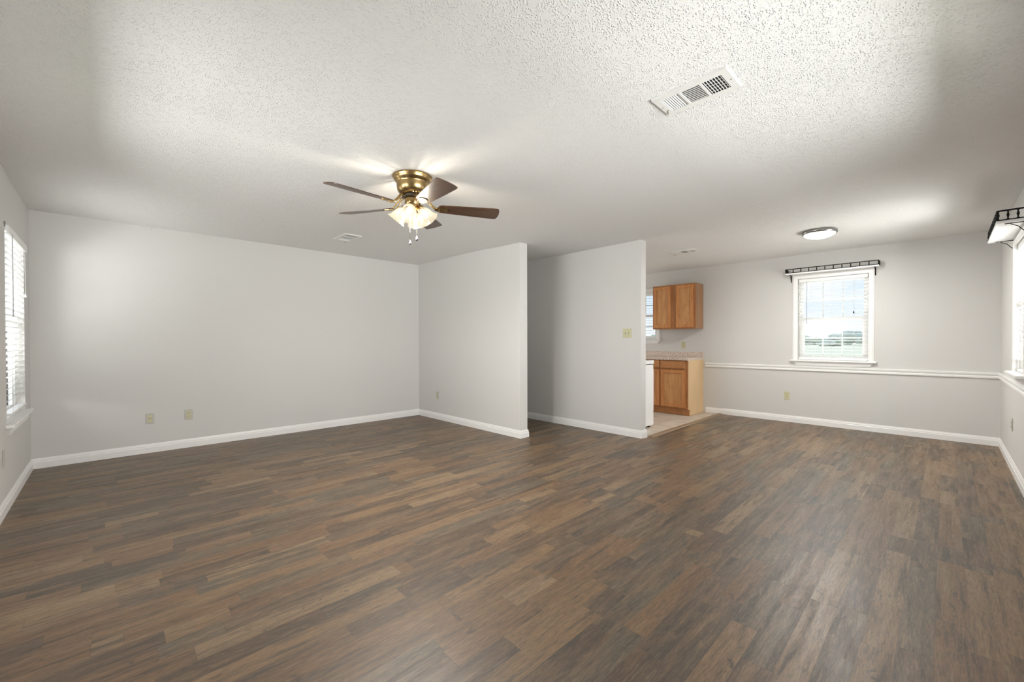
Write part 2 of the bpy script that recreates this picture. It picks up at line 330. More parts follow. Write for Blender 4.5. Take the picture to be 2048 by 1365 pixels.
# ------------------------------------------------------------------ mesh helpers
def BM(): return bmesh.new()
def box(bm, x0, x1, y0, y1, z0, z1, mat=None):
    v = [bm.verts.new(c) for c in ((x0, y0, z0), (x1, y0, z0), (x1, y1, z0), (x0, y1, z0), (x0, y0, z1), (x1, y0, z1), (x1, y1, z1), (x0, y1, z1))]
    if mat is not None:
        for q in v: q.co = mat @ q.co
    for f in ((0, 3, 2, 1), (4, 5, 6, 7), (0, 1, 5, 4), (1, 2, 6, 5), (2, 3, 7, 6), (3, 0, 4, 7)): bm.faces.new([v[i] for i in f])
def lathe(bm, prof, seg=32, mat=None, smooth=True):
    """prof: list of (r, z); closed at an end where r == 0"""
    rings = []
    for r, z in prof:
        if r < 1e-6: rings.append([bm.verts.new((0, 0, z))])
        else: rings.append([bm.verts.new((r*math.cos(2*PI*i/seg), r*math.sin(2*PI*i/seg), z)) for i in range(seg)])
    for a, b in zip(rings, rings[1:]):
        for i in range(seg):
            j = (i+1) % seg
            if len(a) == 1 and len(b) == 1: continue
            if len(a) == 1: f = bm.faces.new((a[0], b[j], b[i]))
            elif len(b) == 1: f = bm.faces.new((a[i], a[j], b[0]))
            else: f = bm.faces.new((a[i], a[j], b[j], b[i]))
            f.smooth = smooth
    if mat is not None:
        for rg in rings:
            for v in rg: v.co = mat @ v.co
def tube(bm, pts, r, seg=8, caps=True):
    pts = [Vector(p) for p in pts]; rings = []
    rr = r if isinstance(r, (list, tuple)) else [r]*len(pts)
    for i, p in enumerate(pts):
        d = (pts[min(i+1, len(pts)-1)] - pts[max(i-1, 0)]).normalized()
        a = Vector((0, 0, 1)) if abs(d.z) < 0.9 else Vector((1, 0, 0))
        s = d.cross(a).normalized(); t = d.cross(s)
        rings.append([bm.verts.new(p + (s*math.cos(2*PI*k/seg) + t*math.sin(2*PI*k/seg))*rr[i]) for k in range(seg)])
    for a, b in zip(rings, rings[1:]):
        for i in range(seg):
            j = (i+1) % seg; f = bm.faces.new((a[i], a[j], b[j], b[i])); f.smooth = True
    if caps:
        bm.faces.new(rings[0][::-1]); bm.faces.new(rings[-1])
def prism(bm, poly, z0, z1, mat=None):
    a = [bm.verts.new((x, y, z0)) for x, y in poly]; b = [bm.verts.new((x, y, z1)) for x, y in poly]
    n = len(poly); bm.faces.new(a[::-1]); bm.faces.new(b)
    for i in range(n): bm.faces.new((a[i], a[(i+1) % n], b[(i+1) % n], b[i]))
    if mat is not None:
        for v in a+b: v.co = mat @ v.co
def sweep(bm, path, prof):
    """path: XY points with the room on the left side; prof: list of (offset into room, z), closed loop"""
    P = [Vector((x, y)) for x, y in path]; rings = []
    for i, p in enumerate(P):
        def nrm(a, b): d = (b-a).normalized(); return Vector((-d.y, d.x))
        if i == 0: m = nrm(P[0], P[1])
        elif i == len(P)-1: m = nrm(P[-2], P[-1])
        else:
            n1, n2 = nrm(P[i-1], p), nrm(p, P[i+1]); m = (n1+n2); m = m/(m.dot(n1))
        rings.append([bm.verts.new((p.x+m.x*o, p.y+m.y*o, z)) for o, z in prof])
    n = len(prof)
    for a, b in zip(rings, rings[1:]):
        for i in range(n): bm.faces.new((a[i], a[(i+1) % n], b[(i+1) % n], b[i]))
    bm.faces.new(rings[0][::-1]); bm.faces.new(rings[-1])
SPLIT = {'door_rail', 'screw', 'knob', 'burner_coil', 'levelling_foot', 'slot'}
def obj(name, bm, mat, parent=None, loc=None, rot=None, bevel=0.0, smooth=False, **props):
    bmesh.ops.recalc_face_normals(bm, faces=bm.faces)
    if name in SPLIT:
        left = set(bm.verts); groups = []
        while left:
            st_ = [left.pop()]; g_ = set(st_)
            while st_:
                v = st_.pop()
                for e_ in v.link_edges:
                    w_ = e_.other_vert(v)
                    if w_ not in g_: g_.add(w_); left.discard(w_); st_.append(w_)
            groups.append(g_)
        if len(groups) > 1:
            out = None
            bm.verts.index_update()
            for g_ in groups:
                b2_ = bmesh.new(); mp_ = {v: b2_.verts.new(v.co) for v in sorted(g_, key=lambda q: q.index)}
                for f_ in bm.faces:
                    if f_.verts[0] in g_: nf = b2_.faces.new([mp_[v] for v in f_.verts]); nf.smooth = f_.smooth
                o_ = obj(name, b2_, mat, parent, loc, rot, bevel, smooth, **props); out = out or o_
            bm.free(); return out
    me = bpy.data.meshes.new(name); bm.to_mesh(me); bm.free()
    me.materials.append(M[mat] if isinstance(mat, str) else mat)
    o = bpy.data.objects.new(name, me); COL.objects.link(o)
    if parent: o.parent = parent
    if loc: o.location = loc
    if rot: o.rotation_euler = rot
    if bevel:
        md = o.modifiers.new('bevel', 'BEVEL'); md.width = bevel; md.segments = 2; md.limit_method = 'ANGLE'; md.angle_limit = math.radians(40)
    for k, v in props.items(): o[k] = v
    return o
def thing(name, label, cat, loc=(0, 0, 0), rz=0, group=None, kind=None):
    o = bpy.data.objects.new(name, None); COL.objects.link(o); o.location = loc; o.rotation_euler = (0, 0, rz)
    o.empty_display_size = 0.05; o['label'] = label; o['category'] = cat
    if group: o['group'] = group
    if kind: o['kind'] = kind
    return o
def tag(o, label, cat, group=None, kind=None):
    o['label'] = label; o['category'] = cat
    if group: o['group'] = group
    if kind: o['kind'] = kind
    return o
def kids(o): return [c for c in list(bpy.data.objects) if c.parent == o]
def copy_tree(root, parent=None):
    c = root.copy(); COL.objects.link(c); c.parent = parent
    for ch in kids(root): copy_tree(ch, c)
    return c
WF = {'far': -PI/2, 'left': PI/2, 'right': PI, 'back': 0.0}      # local +Y points out through that wall

# ------------------------------------------------------------------ room dimensions
H = 2.44; T = 0.12
XL, YA, XB, YB, XB2 = -0.535, 5.964, 3.638, 3.626, 3.761
XC, YC, XC2, XD, YR = 4.698, 2.594, 4.817, 7.213, -0.4335
HY, KY = 8.0, 6.6       # ends of hall and kitchen
ZT = H + 0.02
def wall(name, u0, u1, d0, d1, axis, holes, label):
    """axis 'x': wall runs along x from u0 to u1, thickness d0..d1 in y; 'y': the other way round"""
    bm = BM(); us = sorted({u0, u1, *[h[0] for h in holes], *[h[1] for h in holes]})
    def put(a, b, z0, z1):
        if axis == 'x': box(bm, a, b, d0, d1, z0, z1)
        else: box(bm, d0, d1, a, b, z0, z1)
    for a, b in zip(us, us[1:]):
        hs = [h for h in holes if h[0] <= a+1e-6 and h[1] >= b-1e-6]
        if not hs: put(a, b, 0, ZT)
        else:
            h = hs[0]
            if h[2] > 0.01: put(a, b, 0, h[2])
            put(a, b, h[3], ZT)
    bmesh.ops.remove_doubles(bm, verts=bm.verts, dist=1e-5)
    return tag(obj(name, bm, 'wall'), label, 'wall', kind='structure')
wl = (4.70, 5.63, 0.60, 2.05)        # left window: y0, y1, z0, z1
dl = (1.90, 3.60, 0.95, 2.05)        # unseen window added in the left wall to let light in
wr = (5.08, 5.80, 0.92, 2.04)        # right window: x0, x1, z0, z1
pr = (1.00, 3.20, 1.00, 2.04)        # unseen wide window added in the right wall to let light in
wd = (0.706, 1.492, 0.92, 2.085)     # far window
wk = (3.66, 4.44, 1.225, 2.10)       # kitchen window
ks = (5.6, 6.6, 0.8, 2.05)  # unseen window in the kitchen end wall, letting light in
wall('wall_left', YR-T, YA+T, XL-T, XL, 'y', [wl, dl], 'light grey wall on the left with a blind-covered window')
wall('wall_back', XL, XB, YA, YA+T, 'x', [], 'long light grey wall behind the ceiling fan')
wall('wall_partition', YB, HY, XB, XB2, 'y', [], 'grey partition wall ending at the hallway opening')
wall('wall_hallway', YC, HY, XC, XC2, 'y', [], 'grey wall with the double light switch, between hallway and kitchen')
wall('wall_far', YR-T, KY+T, XD, XD+T, 'y', [wd, wk], 'light grey far wall with the dining window')
wall('wall_right', XL, XD, YR-T, YR, 'x', [wr, pr], 'light grey wall at the right edge')
wall('wall_hallway_end', XB2, XC, HY-T, HY, 'x', [], 'end wall of the dim hallway')
wall('wall_kitchen_end', XC2, XD, KY, KY+T, 'x', [ks], 'end wall of the kitchen')

# ceiling: textured sheet sagging a little over the partition end
bm = BM(); nx, ny = 60, 60; x0, x1, y0, y1 = XL-T, XD+T, YR-T, HY
g = [[None]*(ny+1) for _ in range(nx+1)]
for i in range(nx+1):
    for j in range(ny+1):
        x = x0+(x1-x0)*i/nx; y = y0+(y1-y0)*j/ny
        d2 = (x-3.65)**2 + (y-3.6)**2
        g[i][j] = bm.verts.new((x, y, H - 0.030*math.exp(-d2/0.55)))
for i in range(nx):
    for j in range(ny):
        f = bm.faces.new((g[i][j], g[i][j+1], g[i+1][j+1], g[i+1][j])); f.smooth = True
box(bm, x0, x1, y0, y1, ZT+0.001, ZT+0.1)
tag(obj('ceiling', bm, 'popcorn'), 'white popcorn-textured ceiling', 'ceiling', kind='structure')

# floors
KF = 2.56
bm = BM(); box(bm, XL-T, XD+T, YR-T, KF, -0.1, 0); box(bm, XL-T, XC+0.02, KF, HY, -0.1, 0)
tag(obj('floor', bm, 'plank'), 'brown wood-look plank vinyl floor', 'floor', kind='structure')
bm = BM(); box(bm, XC+0.02, XD+T, KF, KY+T, -0.1, -0.003)
tag(obj('floor_kitchen', bm, 'kvinyl'), 'beige vinyl floor of the kitchen', 'floor', kind='structure')
bm = BM(); prism(bm, [(0, 0), (0.012, 0.009), (0.068, 0.009), (0.08, 0)], XC2+0.016, XD-0.016,
    Matrix(((0, 0, 1, 0), (1, 0, 0, KF-0.045), (0, 1, 0, 0), (0, 0, 0, 1))))
tag(obj('trim_1', bm, 'strip'), 'brown transition strip between plank floor and kitchen floor', 'threshold strip', kind='structure')

# baseboards and chair rails (room on the left of the path)
BB = [(0, 0), (0.015, 0), (0.015, 0.060), (0.011, 0.066), (0.011, 0.076), (0.006, 0.088), (0.004, 0.096), (0, 0.096)]
CR = [(0, -0.036), (0.008, -0.036), (0.019, -0.028), (0.019, -0.012), (0.009, -0.006), (0.009, 0.004), (0.022, 0.012), (0.024, 0.030), (0.012, 0.036), (0, 0.036)]
def mold(name, path, prof, label, dz=0, cat='baseboard'):
    bm = BM(); sweep(bm, path, [(o, z+dz) for o, z in prof])
    return tag(obj(name, bm, 'trim'), label, cat, kind='structure')
mold('baseboard_right', [(XL, YR), (XD, YR)], BB, 'white baseboard at the right edge of the picture')
mold('baseboard_far', [(XD, YR), (XD, KF-0.045)], BB, 'white baseboard under the dining window')
mold('baseboard_kitchen', [(XD, KF-0.045), (XD, 2.79)], [(o*0.8, z*0.92) for o, z in BB], 'short white baseboard beside the base cabinet')
mold('baseboard_hallway', [(XC2, 2.81), (XC2, YC), (XC, YC), (XC, HY-T)], BB, 'white baseboard along the wall with the light switch')
mold('baseboard_partition', [(XB2, HY-T), (XB2, YB), (XB, YB), (XB, YA), (XL, YA), (XL, YR)], BB, 'white baseboard along the back and left walls and the partition')
ZC = 0.795
mold('trim_2', [(XD, YR), (XD, 2.80)], CR, 'white chair rail under the dining window', ZC, 'chair rail')
mold('trim_3', [(3.4, YR), (XD, YR)], CR, 'white chair rail at the right edge of the picture', ZC, 'chair rail')

# ------------------------------------------------------------------ windows
def window(name, wall_side, centre, z0, w, h, label, casing=True, sill=0.05, glass_only=False, reveal=False, apron=True, apron_w=None):
    x, y = centre
    t = thing(name, label, 'window', (x, y, z0), WF[wall_side], kind='structure')
    hw = w/2
    bm = BM()      # jamb
    for s in (-1, 1): box(bm, s*hw, s*(hw-0.018), 0.055, T, 0, h)
    box(bm, -hw+0.018, hw-0.018, 0.055, T, h-0.018, h); box(bm, -hw+0.018, hw-0.018, 0.055, T, 0, 0.018)
    obj('window_frame', bm, 'vinyl', t)
    zm = 0.018 + (h-0.036)*0.5
    for nm, a, b, ya, st in (('upper_sash', zm-0.012, h-0.018, 0.092, 0.038), ('lower_sash', 0.018, zm+0.025, 0.066, 0.050)):
        bm = BM(); e = hw-0.018
        for s in (-1, 1): box(bm, s*e, s*(e-st), ya, ya+0.024, a, b)
        box(bm, -e+st, e-st, ya, ya+0.024, b-st*0.9, b); box(bm, -e+st, e-st, ya, ya+0.024, a, a+st*0.9)
        so = obj(nm, bm, 'vinyl', t)
        bm = BM(); iw = e-st; za, zb = a+st*0.9, b-st*0.9
        for k in (1, 2): q = -iw+2*iw*k/3; box(bm, q-0.007, q+0.007, ya+0.013, ya+0.020, za, zb)
        q = (za+zb)/2; box(bm, -iw, iw, ya+0.0135, ya+0.0195, q-0.007, q+0.007)
        obj('muntin', bm, 'greyplastic' if False else 'vinyl', so)
        bm = BM(); box(bm, -iw, iw, ya+0.008, ya+0.011, za, zb); obj('pane', bm, 'glass', so)
    if casing:
        cw = 0.060; bm = BM()
        prof = [(0, 0), (0, -0.012), (0.010, -0.018), (0.046, -0.018), (0.052, -0.012), (0.060, -0.012), (0.060, 0)]
        # sides
        for s in (-1, 1):
            ring0 = [bm.verts.new((s*(hw+a), b, 0.0)) for a, b in prof]; ring1 = [bm.verts.new((s*(hw+a), b, h+a)) for a, b in prof]
            ringc = ring1
            for i in range(len(prof)-1): bm.faces.new((ring0[i], ring0[i+1], ring1[i+1], ring1[i]))
            if s == -1: left = ring1
            else: right = ring1
            bm.faces.new(ring0)
        for i in range(len(prof)-1): bm.faces.new((left[i], left[i+1], right[i+1], right[i]))
        obj('casing', bm, 'trim', t)
    if sill:
        ex = 0.085 if casing else 0.07
        bm = BM(); box(bm, -hw-ex, hw+ex, -sill, 0.0, -0.020, 0.002); box(bm, -hw, hw, 0.0, 0.07, -0.0199, 0.002)
        obj('window_sill', bm, 'trim', t, bevel=0.004)
        if apron:
            bm = BM(); a0 = hw+0.05; a1 = hw+0.01
            prism(bm, [(-a1, -0.078), (a1, -0.078), (a0, -0.020), (-a0, -0.020)], 0.0, 0.013, Matrix(((1, 0, 0, 0), (0, 0, -1, 0), (0, 1, 0, 0), (0, 0, 0, 1))))
            prism(bm, [(-a1-0.01, -0.064), (a1+0.01, -0.064), (a0, -0.020), (-a0, -0.020)], 0.012, 0.020, Matrix(((1, 0, 0, 0), (0, 0, -1, 0), (0, 1, 0, 0), (0, 0, 0, 1))))
            obj('apron', bm, 'trim', t)
    return t
window('window_1', 'left', (XL, (wl[0]+wl[1])/2), wl[2], wl[1]-wl[0], wl[3]-wl[2], 'window in the left wall, set in a plain recess with a sill', casing=False, sill=0.045)
window('window_2', 'far', (XD, (wd[0]+wd[1])/2), wd[2], wd[1]-wd[0], wd[3]-wd[2], 'white double-hung window with grid in the far wall over the chair rail', sill=0.050)
window('window_3', 'far', (XD, (wk[0]+wk[1])/2), wk[2], wk[1]-wk[0], wk[3]-wk[2], 'white kitchen window half hidden behind the upper cabinet', sill=0.035)
window('window_4', 'right', ((wr[0]+wr[1])/2, YR), wr[2], wr[1]-wr[0], wr[3]-wr[2], 'window cut off at the right edge of the picture', sill=0.060, apron=False)
window('added_window_5', 'right', ((pr[0]+pr[1])/2, YR), pr[2], pr[1]-pr[0], pr[3]-pr[2], 'unseen wide window added in the right wall to let light in', sill=0.05)
window('added_window_6', 'left', (XL, (dl[0]+dl[1])/2), dl[2], dl[1]-dl[0], dl[3]-dl[2], 'unseen wide window added in the left wall to let light in', sill=0)
window('window_7', 'back', ((ks[0]+ks[1])/2, KY), ks[2], ks[1]-ks[0], ks[3]-ks[2], 'unseen window letting light into the hidden end of the kitchen', sill=0)

# ------------------------------------------------------------------ blinds
def blind(wall_side, centre, z0, w, h, tilt, label, yb=0.030, wand=0.25, cord=0.20, valance=None, wandlen=0.55, cordlen=0.45, tassel='black', stack=0):
    x, y = centre
    t = thing('window_blind', label, 'blind', (x, y, z0), WF[wall_side])
    hw = w/2-0.008
    bm = BM(); box(bm, -hw, hw, yb-0.022, yb+0.022, h-0.046, h-0.002); obj('headrail', bm, 'vinyl', t, bevel=0.002)
    pitch = 0.0455; top = h-0.070; n = int((top-0.035)/pitch)
    bm = BM()
    for k in range(n):
        zc = top-k*pitch; c, s = math.cos(tilt), math.sin(tilt)
        if zc < 0.05: break
        rows = []
        for a in (-1, -0.5, 0, 0.5, 1):
            bow = 0.0022*(1-a*a)
            yy = a*0.025; rows.append((yb+yy*c-bow*s, zc+yy*s+bow*c))
        th = 0.0013
        vt = [[bm.verts.new((xx, ry, rz+sg*th)) for ry, rz in rows] for xx in (-hw, hw) for sg in (-1, 1)]
        for i in range(4):
            bm.faces.new((vt[0][i], vt[0][i+1], vt[2][i+1], vt[2][i])); bm.faces.new((vt[1][i], vt[1][i+1], vt[3][i+1], vt[3][i]))
        bm.faces.new((vt[0][0], vt[1][0], vt[3][0], vt[2][0])); bm.faces.new((vt[0][4], vt[1][4], vt[3][4], vt[2][4]))
        for q in (0, 2): bm.faces.new(vt[q]+vt[q+1][::-1])
    obj('slats', bm, 'slat', t)
    bm = BM(); box(bm, -hw, hw, yb-0.025, yb+0.025, 0.006, 0.024); obj('bottom_rail', bm, 'vinyl', t, bevel=0.002)
    bm = BM()
    for q in (-0.62, 0, 0.62):
        for s in (-1, 1): tube(bm, [(q*hw, yb+s*0.0262, 0.02), (q*hw, yb+s*0.0262, h-0.045)], 0.0009, 5)
    obj('ladder_cord', bm, 'string', t)
    if wand is not None:
        wx = -hw+wand; bm = BM(); tube(bm, [(wx, yb-0.030, h-0.040), (wx, yb-0.034, h-0.055), (wx, yb-0.034, h-wandlen)], 0.0032, 8); tube(bm, [(wx, yb-0.034, h-wandlen), (wx, yb-0.034, h-wandlen-0.04)], [0.0032, 0.0048], 8)
        obj('wand', bm, 'greyplastic', t)
    if cord is not None:
        cx = hw-cord; bm = BM()
        for d in (0, 0.012): tube(bm, [(cx+d, yb-0.028, h-0.03), (cx+d*0.4, yb-0.030, h-cordlen)], 0.0010, 5)
        co = obj('lift_cord', bm, 'string', t)
        bm = BM(); lathe(bm, [(0, 0.03), (0.004, 0.028), (0.008, 0.008), (0.009, 0), (0, -0.002)], 12, Matrix.Translation((cx, yb-0.030, h-cordlen-0.02)))
        obj('tassel', bm, tassel, co)
    if valance:
        v0, v1, vy = valance
        bm = BM(); prof = [(0, 0), (-0.012, 0.006), (-0.014, 0.05), (-0.010, 0.056), (-0.012, 0.064), (0, 0.066)]
        a = [bm.verts.new((v0, vy+p, h+q-0.064)) for p, q in prof]; b = [bm.verts.new((v1, vy+p, h+q-0.064)) for p, q in prof]
        for i in range(len(prof)): j = (i+1) % len(prof); bm.faces.new((a[i], a[j], b[j], b[i]))
        bm.faces.new(a[::-1]); bm.faces.new(b); obj('valance', bm, 'trim', t)
    return t
R_ = math.radians
wc = (wl[0]+wl[1])/2
blind('left', (XL, wc), wl[2]+0.04, wl[1]-wl[0], wl[3]-wl[2]-0.04, R_(-36), 'white slatted blind with valance on the left wall window', yb=0.016, wand=0.16, cord=0.05,
      valance=(4.735-wc, 5.69-wc, -0.004), wandlen=0.62, cordlen=0.44, tassel='white')
blind('far', (XD, (wd[0]+wd[1])/2), wd[2], wd[1]-wd[0], wd[3]-wd[2], R_(5), 'white open-slat blind in the window over the chair rail, under the black-railed shelf', wand=0.10, cord=0.145, wandlen=0.60, cordlen=0.50)
blind('far', (XD, (wk[0]+wk[1])/2), wk[2], wk[1]-wk[0], wk[3]-wk[2], R_(5), 'white blind in the kitchen window left of the upper cabinet', wand=None, cord=None)
blind('right', ((wr[0]+wr[1])/2, YR), wr[2], wr[1]-wr[0], wr[3]-wr[2], R_(-32), 'white blind in the window cut off at the right edge', wand=None, cord=None)
# little bracket left of the valance
bm = BM(); box(bm, XL+0.001, XL+0.008, 4.665, 4.690, 2.045, 2.062); box(bm, XL+0.001, XL+0.004, 4.690, 4.725, 2.030, 2.055)
tag(obj('blind_bracket', bm, 'screw'), 'small metal blind bracket left of the left window valance', 'bracket')

# ------------------------------------------------------------------ shelves with black gallery rail above the windows
def shelf(wall_side, centre, z, w, d, rh, label, n):
    t = thing('window_shelf', label, 'shelf', (centre[0], centre[1], z), WF[wall_side], group='window shelves with black gallery rails')
    hw = w/2
    bm = BM(); box(bm, -hw, hw, -d, -0.0005, 0, 0.019); obj('shelf_board', bm, 'white', t, bevel=0.003)
    def seg(p, q, cnt, name):
        bm = BM(); p = Vector(p); q = Vector(q); L_ = (q-p).length; a = math.atan2((q-p).y, (q-p).x)
        Mx = Matrix.Translation((p.x, p.y, 0.019)) @ Matrix.Rotation(a, 4, 'Z')
        box(bm, -0.004, L_+0.004, -0.0035, 0.0035, 0, 0.009, Mx); box(bm, -0.004, L_+0.004, -0.0045, 0.0045, rh-0.011, rh, Mx)
        for k in range(cnt+1):
            u = L_*k/cnt
            pr_ = [(0.0085, 0.009), (0.0085, 0.011), (0.004, 0.016), (0.004, 0.019), (0.0085, rh/2), (0.004, rh-0.021), (0.004, rh-0.017), (0.0085, rh-0.012), (0.0085, rh-0.0105)]
            lathe(bm, [(0, 0.009)]+pr_+[(0, rh-0.0105)], 10, Mx @ Matrix.Translation((u, 0, 0)))
        return obj(name, bm, 'black', t)
    e = 0.006
    seg((-hw+e, -d+e, 0), (hw-e, -d+e, 0), n, 'gallery_rail'); seg((-hw+e, -0.006, 0), (-hw+e, -d+e+0.004, 0), 3, 'gallery_rail'); seg((hw-e, -0.006, 0), (hw-e, -d+e+0.004, 0), 3, 'gallery_rail')
    for s in (-1, 1):
        bm = BM(); u = s*(hw-0.046)
        box(bm, u-0.006, u+0.006, -0.003, -0.0005, -0.10, 0.0); box(bm, u-0.006, u+0.006, -d*0.72, -0.003, -0.0035, 0.0)
        tube(bm, [(u, -0.004, -0.085), (u, -0.028, -0.062), (u, -0.05, -0.03), (u, -0.09, -0.006)], 0.003, 6)
        obj('bracket', bm, 'black', t)
    return t
shelf('far', (XD, (1.619+0.592)/2), 2.148, 1.027, 0.150, 0.062, 'white shelf with black rail above the far dining window', 11)
shelf('right', (5.44, YR), 2.10, 0.96, 0.165, 0.082, 'white shelf with black rail at the upper right edge, seen from below', 8)

# ------------------------------------------------------------------ ceiling fan
FX, FY, FZ = 1.659, 2.799, 2.215
fan = thing('ceiling_fan', 'antique brass ceiling fan with five brown blades and lit glass shades', 'ceiling fan', (FX, FY, H))
Z = lambda z: z-H
bm = BM(); lathe(bm, [(0, 0), (0.140, 0), (0.143, -0.006), (0.143, -0.014), (0.137, -0.018), (0.139, -0.026), (0.132, -0.034), (0.128, -0.044), (0.120, -0.050), (0.118, -0.060), (0.117, -0.080), (0.112, -0.105), (0.101, -0.125), (0.085, -0.140), (0.0, -0.142)], 64)
obj('motor_housing', bm, 'brass', fan)
bm = BM()
for k in range(72):
    a = 2*PI*k/72; bmesh.ops.create_icosphere(bm, subdivisions=1, radius=0.0052, matrix=Matrix.Translation((0.143*math.cos(a), 0.143*math.sin(a), -0.0065)))
obj('beaded_rim', bm, 'brass', fan)
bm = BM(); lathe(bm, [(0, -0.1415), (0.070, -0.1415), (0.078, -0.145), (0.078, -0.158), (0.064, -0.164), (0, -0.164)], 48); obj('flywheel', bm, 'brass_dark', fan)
bm = BM(); lathe(bm, [(0, -0.164), (0.056, -0.164), (0.058, -0.172), (0.058, -0.214), (0.050, -0.224), (0.040, -0.232), (0.034, -0.250), (0.018, -0.262), (0, -0.266)], 40)
obj('switch_housing', bm, 'brass', fan)
TH0 = math.radians(42.3); pitch = math.radians(13)
# blade outline: x outwards from the hub axis
def blade_bm():
    bm = BM(); pts = []
    r0, r1 = 0.185, 0.665; w0, w1 = 0.052, 0.076
    for k in range(9):
        a = PI/2 + PI*k/8; pts.append((r0+0.030+0.030*math.cos(a)*1.0, w0*math.sin(a)))
    pts = [(r0+0.030+0.030*math.cos(PI/2+PI*k/8), w0*math.sin(PI/2+PI*k/8)) for k in range(9)]
    pts += [(0.40, -0.064), (r1-0.030, -w1), (r1-0.014, -w1*0.95), (r1-0.004, -w1*0.6), (r1, 0.0), (r1-0.004, w1*0.6), (r1-0.014, w1*0.95), (r1-0.030, w1), (0.40, 0.064)]
    prism(bm, pts, -0.003, 0.003, Matrix.Rotation(-pitch, 4, 'X'))
    return bm
def iron_bm():
    bm = BM(); zz = H-FZ-0.1505   # arm starts this much above the blade plane
    for s in (-1, 1):
        tube(bm, [(0.070, s*0.010, zz), (0.100, s*0.012, zz-0.004), (0.130, s*0.015, zz*0.45), (0.160, s*0.016, 0.004), (0.185, s*0.018, -0.008)], [0.006, 0.006, 0.005, 0.005, 0.005], 8)
    pad = [(0.165, -0.018), (0.195, -0.030), (0.235, -0.032), (0.262, -0.018), (0.268, 0), (0.262, 0.018), (0.235, 0.032), (0.195, 0.030), (0.165, 0.018)]
    Mx = Matrix.Rotation(-pitch, 4, 'X')
    prism(bm, pad, -0.0085, -0.0032, Mx)
    for q in ((0.200, -0.014), (0.200, 0.014), (0.245, 0)): lathe(bm, [(0, -0.012), (0.004, -0.011), (0.005, -0.0085), (0.005, -0.008), (0, -0.008)], 8, Mx @ Matrix.Translation((q[0], q[1], 0)))
    return bm
bo = obj('blade', blade_bm(), 'blade', fan); ir = obj('blade_iron', iron_bm(), 'brass', bo)
dr = lambda th: -math.radians(2.5)*math.cos(th-math.radians(78))
bo.location = (0, 0, FZ-H); bo.rotation_euler = (0, dr(TH0), TH0)
for k in range(1, 5):
    b2 = bo.copy(); COL.objects.link(b2); b2.parent = fan; b2.rotation_euler = (0, dr(TH0+k*2*PI/5), TH0+k*2*PI/5)
    i2 = ir.copy(); COL.objects.link(i2); i2.parent = b2
# light kit: four bell shades
def shade_bm():
    bm = BM(); prof = [(0.024, 0), (0.030, -0.008), (0.044, -0.028), (0.051, -0.050), (0.055, -0.072), (0.062, -0.092), (0.074, -0.108)]
    seg = 40; rings = []
    for kk, (r, z) in enumerate(prof):
        ring = []
        for i in range(seg):
            a = 2*PI*i/seg; fl = 1+ (0.035*math.cos(8*a) if kk == len(prof)-1 else 0.012*math.cos(8*a) if kk == len(prof)-2 else 0)
            ring.append(bm.verts.new((r*fl*math.cos(a), r*fl*math.sin(a), z)))
        rings.append(ring)
    for a, b in zip(rings, rings[1:]):
        for i in range(seg): f = bm.faces.new((a[i], a[(i+1) % seg], b[(i+1) % seg], b[i])); f.smooth = True
    return bm
tl = math.radians(38)
for k, ang in enumerate((224, 134, 44, 314)):
    a = math.radians(ang)
    base = Matrix.Rotation(a, 4, 'Z') @ Matrix.Translation((0.058, 0, -0.238)) @ Matrix.Rotation(-tl, 4, 'Y')
    bm = BM(); lathe(bm, [(0, 0.032), (0.016, 0.030), (0.020, 0.012), (0.028, 0.004), (0.029, -0.012), (0.022, -0.014), (0, -0.014)], 24, base)
    tube(bm, [Matrix.Rotation(a, 4, 'Z') @ Vector((0.030, 0, -0.205)), base @ Vector((0, 0, 0.028))], 0.009, 8)
    so = obj('lamp_socket', bm, 'brass', fan)
    sh = obj('lamp_shade', shade_bm(), 'shade', fan); sh.matrix_local = base @ Matrix.Translation((0, 0, -0.006))
    bm = BM(); lathe(bm, [(0, -0.012), (0.012, -0.014), (0.014, -0.030), (0.024, -0.046), (0.026, -0.060), (0.020, -0.076), (0.009, -0.084), (0, -0.085)], 16, base)
    obj('bulb', bm, 'bulb', fan)
for (px_, dz, ang) in ((0.020, 0.215, 150), (0.030, 0.180, 320)):
    a = math.radians(ang); q = (px_*math.cos(a), px_*math.sin(a))
    bm = BM(); tube(bm, [(q[0], q[1], -0.245), (q[0], q[1], -0.262-dz)], 0.0010, 5); pc = obj('pull_chain', bm, 'screw', fan)
    bm = BM(); lathe(bm, [(0, 0.022), (0.003, 0.018), (0.008, 0.006), (0.0105, -0.004), (0.009, -0.012), (0.004, -0.018), (0, -0.019)], 8, Matrix.Translation((q[0], q[1], -0.284-dz)), smooth=False)
    obj('crystal_drop', bm, 'crystal', pc)
lp = bpy.data.lights.new('fan_lamp', 'POINT'); lp.energy = 12; lp.color = (1.0, 0.90, 0.76); lp.shadow_soft_size = 0.035
lo = bpy.data.objects.new('fan_lamp', lp); COL.objects.link(lo); lo.location = (FX, FY, 2.10)

lp = bpy.data.lights.new('fan_bulbs_down', 'AREA'); lp.shape = 'DISK'; lp.size = 0.09; lp.energy = 27; lp.color = (1.0, 0.94, 0.86)
lo = bpy.data.objects.new('fan_bulbs_down', lp); COL.objects.link(lo); lo.location = (FX, FY, 2.085)
